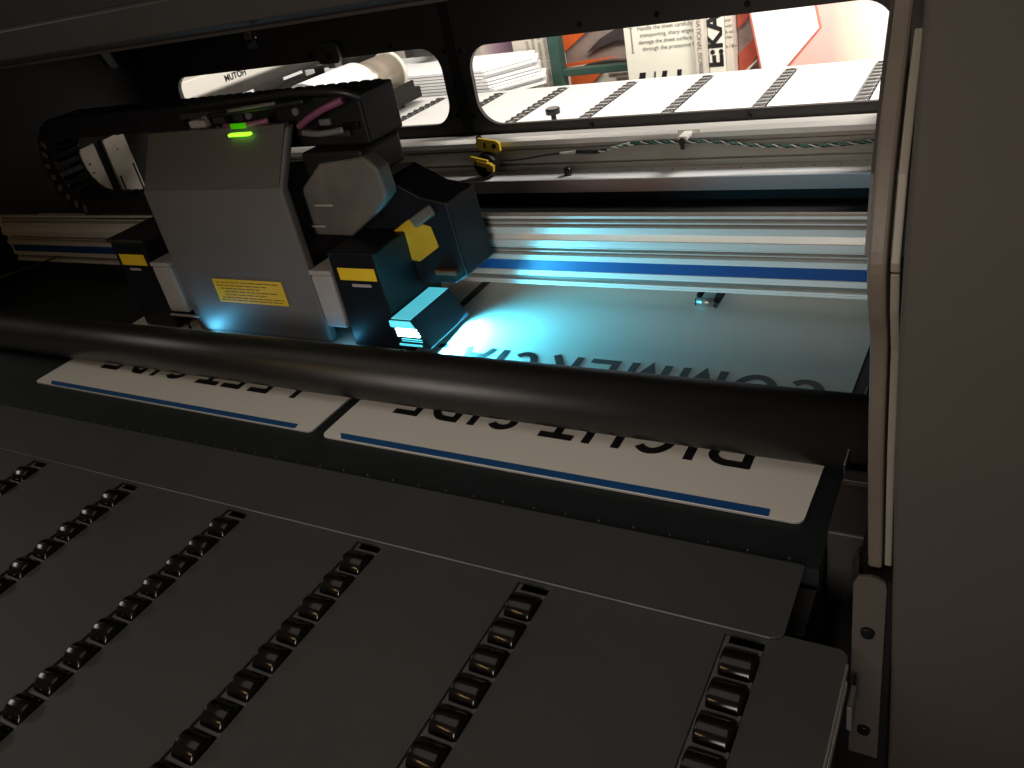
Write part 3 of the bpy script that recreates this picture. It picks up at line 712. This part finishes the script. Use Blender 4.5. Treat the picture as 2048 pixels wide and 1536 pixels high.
b = MB(); b.prism([(-1.62,-.14),(-1.52,-.12),(-1.47,-.078),(-1.62,-.078)], 'y', 3.285, 3.298); b.build('orange_fold', M['orange'], t)
for i in range(3): bx('film_edge', M['brownfilm'], t, -1.45+.03*i, -1.06, 3.29, 3.299, -.095-.018*i, -.091-.018*i)
# ivory box
t = thing('instruction_panel', 'large ivory panel with handling text and black squares along its foot', 'package')
bx('panel', M['ivory'], t, -1.2430, -.9800, 3.0, 3.06, ZL, .25, bevel=.002)
for i, (s_, x) in enumerate((("Handle the sheet carefully", -1.190), ("transporting, sharp edges", -1.182), ("damage the sheet surface", -1.190), ("through the protective f", -1.176))):
    text('printed_line', s_, .0195, M['greyink'], t, face_y(x, 2.9990, .108 - .0235*i), .0002)
b = MB(); b.box(-1.2165,-1.2120,2.9985,2.9998,.038,.118); b.box(-1.222,-1.207,2.9985,2.9998,.118,.1205); b.box(-1.219,-1.210,2.9985,2.9998,.034,.0365); b.build('ruler_mark', M['greyink'], t)
b = MB()
for a, c, q in ((-1.196,-1.172,.010),(-1.140,-1.134,.006),(-1.108,-1.090,.010),(-1.052,-1.036,.006)): b.prism([(a-q*.6,-.064),(c-q*.6,-.064),(c,-.038),(a,-.038)], 'y', 2.9985, 2.9998)
b.build('black_square', M['ink'], t)
t = thing('printed_edge_strip', 'narrow pale strip reading NATIONAL ISO9000 downwards beside the ivory panel', 'package')
bx('strip', M['beige'], t, -.9780, -.9420, 2.98, 3.05, ZL, .25, bevel=.002); text('printed_line', 'INTERNATIONAL ISO9000', .0215, M['greyink'], t, face_y(-.966, 2.9790, .190, 90), .0002)
t = thing('logo_box', 'white box with big black letters turned sideways, middle of the right window', 'box')
bx('carton', M['ivory'], t, -.9400, -.8870, 3.02, 3.1, ZL, .25, bevel=.002)
text('big_lettering', 'E:KAT', .088, M['ink'], t, face_y(-.8915, 3.0190, -.048, -90), .0003, bold=.003)
t = thing('printed_side_wrap', 'slim pale wrap with small words at the right of the black lettering', 'package')
bx('wrap', M['beige'], t, -.8860, -.8600, 3.04, 3.12, ZL, .25, bevel=.002)
for i, (s_, z) in enumerate((('and', .098), ('with', .079), ('& adj', .060), ('that', .043), ('n / Bui', .012))): text('printed_word', s_, .015, M['ink'] if i == 4 else M['greyink'], t, face_y(-.8845, 3.0390, z), .0002)
t = thing('foil_pack', 'dark brown and red shiny film pack left of the red bordered card', 'package')
bx('film', M['brownfilm'], t, -.8580, -.775, 3.10, 3.2, ZL, .25, bevel=.004)
b = MB(); b.prism([(-.855,-.09),(-.855,-.02),(-.79,.03),(-.79,-.03),(-.83,-.09)], 'y', 3.09, 3.099); b.prism([(-.855,.06),(-.855,.20),(-.79,.2),(-.82,.09)], 'y', 3.09, 3.099); b.build('red_fold', mat('red_film', (.40,.07,.04), .4, var=.3, vscale=8), t)
b = MB(); b.prism([(-.84,-.085),(-.79,-.045),(-.79,-.052),(-.832,-.09)], 'y', 3.08, 3.089); b.build('pale_crease', M['beige'], t)
t = thing('bordered_card', 'white card with red border and cut corner against the pastel poster', 'card')
cp = [(-.812,.25),(-.795,.11),(-.762,-.085),(-.695,-.085),(-.575,.043),(-.597,.150),(-.62,.25)]
b = MB(); b.prism([(-.818,.25),(-.802,.11),(-.769,-.085),(-.682,-.085),(-.566,.042),(-.590,.15),(-.612,.25)], 'y', 3.052, 3.056); b.build('red_border', M['red'], t)
b = MB(); b.prism(cp, 'y', 3.048, 3.0515); b.build('white_face', M['whiteprint'], t)
t = thing('pastel_poster', 'wide pale pink and cream poster panel at the right end of the rear window', 'poster')
bx('panel', M['poster'], t, -.80, .35, 3.38, 3.40, ZL, .5)
# wide-format printer, roll
t = thing('roll_printer', 'white roll printer with dark rail and nameplate seen through the left window', 'printer')
b = MB(); b.prism([(-3.35,-.1),(-3.35,.20),(-3.05,.215),(-2.95,.205),(-2.95,.136),(-3.0,.085),(-3.0,-.1)], 'y', 2.30, 3.6); b.build('body', M['whitepl'], t, bevel=.006)
text('nameplate', 'MUTOH', .036, M['ink'], t, Matrix.Translation((-2.949, 2.66, .1505)) @ Matrix.Rotation(R(90), 4, 'Z') @ Matrix.Rotation(R(90), 4, 'X'), .0004, bold=.001)
b = MB(); b.prism([(-2.998,.060),(-2.998,.120),(-2.94,.130),(-2.90,.105),(-2.90,.060)], 'y', 2.45, 3.7); rl = b.build('dark_rail', M['frame'], t, bevel=.004)
b = MB(); b.prism([(-2.94,.020),(-2.94,.055),(-2.84,.07),(-2.84,.02)], 'y', 2.45, 3.7); b.build('dark_rail', M['black'], t)
for y in (2.62, 2.95, 3.25): bx('bright_insert', M['whiteprint'], rl, -2.8995, -2.895, y, y+.13, .080, .092)
bx('carriage_lever', M['dkscrew'], t, -2.84, -2.78, 3.10, 3.20, .05, .10, bevel=.006)
bx('stand', M['frame'], t, -3.3, -3.05, 2.4, 3.5, -.9, -.101)
t = thing('media_roll', 'fat white media roll with grey steel drum on a black cradle', 'roll')
b = MB(); b.cyl((-2.02, 2.12, .105), (-2.02, 2.40, .105), .105, 48); b.build('white_roll', M['paper'], t)
b = MB(); b.cyl((-2.05, 2.41, .120), (-2.05, 2.63, .120), .072, 40); dr = b.build('steel_drum', M['drum'], t)
b = MB(); b.cyl((-2.05, 2.6305, .120), (-2.05, 2.645, .120), .078, 40); b.build('drum_flange', M['ivory'], dr)
b = MB(); b.box(-2.00,-1.94,2.24,2.66,.020,.060); b.box(-1.93,-1.92,2.15,2.60,.040,.095); b.build('cradle', M['black'], t, bevel=.003)
b = MB(); b.cyl((-2.0,2.2,-.1),(-2.0,2.2,.019),.012,12); b.cyl((-2.0,2.6,0.002),(-2.0,2.6,.019),.012,12); b.build('cradle_foot', M['black'], t)
b = MB(); b.box(-2.75,-2.13,2.75,3.1,-.02,.0); 
t = thing('back_table', 'white side table behind the roller table at the left window', 'table')
b.build('table_top', M['paper'], t); bx('box_on_table', M['hood'], t, -2.20, -2.10, 3.02, 3.1, .10, .16, bevel=.003)
b2 = bx('back_board', M['paper'], t, -2.9, -2.02, 3.105, 3.12, -.9, .085); bx('back_rail', M['frame'], t, -2.32, -2.09, 3.125, 3.2, .075, .16)
bx('leg', M['black'], t, -2.70, -2.66, 2.8, 2.84, -.9, -.021); bx('leg', M['black'], t, -2.2, -2.16, 3.05, 3.09, -.9, -.021)

# room shell
def struct(name, m, *a):
    o = bx(name, m, None, *a); o['kind'] = 'structure'; return o
struct('floor', M['floor'], -8, 5, -5, 6, -.96, -.9)
struct('wall', M['wall'], -8, 5, 4.4, 4.5, -.9, 2.6)
struct('side_wall', mat('beige_side_wall', (.48,.42,.37), .8), -5.4, -5.3, 1.2, 4.4, -.9, 2.6)

# =================================================================== LIGHTS
def area(name, loc, target, sx, sy, power, col, spread=180):
    l = D.lights.new(name, 'AREA'); l.shape = 'RECTANGLE'; l.size = sx; l.size_y = sy; l.energy = power; l.color = col; l.spread = R(spread)
    o = D.objects.new(name, l); C.objects.link(o); o.location = loc
    o.rotation_euler = (Vector(target) - Vector(loc)).to_track_quat('-Z', 'Y').to_euler(); return o
area('front_ceiling_light', (-.9, .15, 2.3), (-.9, .4, 0), 3.0, 1.6, 8.3, (1, .89, .77))
area('front_fill_light', (-.1, -1.5, .72), (-.50, 1.1, .08), .9, .7, 2.3, (1, .89, .80), 50)  # added fill for the front room's ambient, narrowed onto the guide beam
area('front_far_lamp', (-1.80, -2.0, 1.75), (-.4, .4, 0), .90, .045, 5.0, (1, .64, .26))
area('tube_highlight_light', (-3.9, .20, 1.5), (-1.7, .75, 0), 1.0, .4, 5.5, (1, .95, .92))  # added to give the left end of the tube a highlight
area('rear_ceiling_light', (-1.2, 2.0, 1.9), (-1.1, 3.0, 0), 2.6, .5, 88, (1, .94, .86))
area('rear_right_lamp', (.15, 2.3, 1.2), (-.45, 2.8, 0), .6, .5, 55, (1, .95, .90))
UV = (.08, .70, 1.0)
area('uv_lamp_light', (-.7515, .957, .020), (-.722, .960, .002), .120, .012, 2.8, UV, 150)
area('uv_bounce_fill', (-.7150, .975, .060), (-.30, 1.03, .0), .10, .01, .13, (.10, .68, .95), 125)  # added fill for lamp light bounced across the sheet
area('uv_lamp_left_light', (-1.270, .885, .012), (-1.20, .925, .06), .02, .01, .06, (.12, .6, 1))
area('uv_lamp_low_light', (-.935, .890, .012), (-.935, .93, .05), .02, .008, .020, (.12, .6, 1))

w = D.worlds.new('World'); sc.world = w; w.use_nodes = True
w.node_tree.nodes['Background'].inputs[0].default_value = (1, .88, .76, 1); w.node_tree.nodes['Background'].inputs[1].default_value = .018

# =================================================================== CAMERA
cam = D.cameras.new('camera'); co = D.objects.new('camera', cam); C.objects.link(co); sc.camera = co
cam.sensor_width = 36; cam.sensor_fit = 'HORIZONTAL'; cam.lens = 36*1650/2048; cam.clip_start = .02; cam.clip_end = 50
Fp = 1650.
vx = Vector((-2924, -338, Fp)); vy = Vector((1071, -1208, Fp))
X = -(vx.normalized()); Y = (vy - vy.dot(X)*X).normalized(); Z = X.cross(Y)
rot = Matrix((( X.x, -X.y, -X.z), (Y.x, -Y.y, -Y.z), (Z.x, -Z.y, -Z.z)))
co.matrix_world = Matrix.Translation((0, 0, .6)) @ rot.to_4x4()

sc.render.engine = 'CYCLES'
sc.render.resolution_x = 1024; sc.render.resolution_y = 768
sc.view_settings.view_transform = 'Standard'; sc.view_settings.look = 'None'; sc.view_settings.exposure = 0; sc.view_settings.gamma = 1
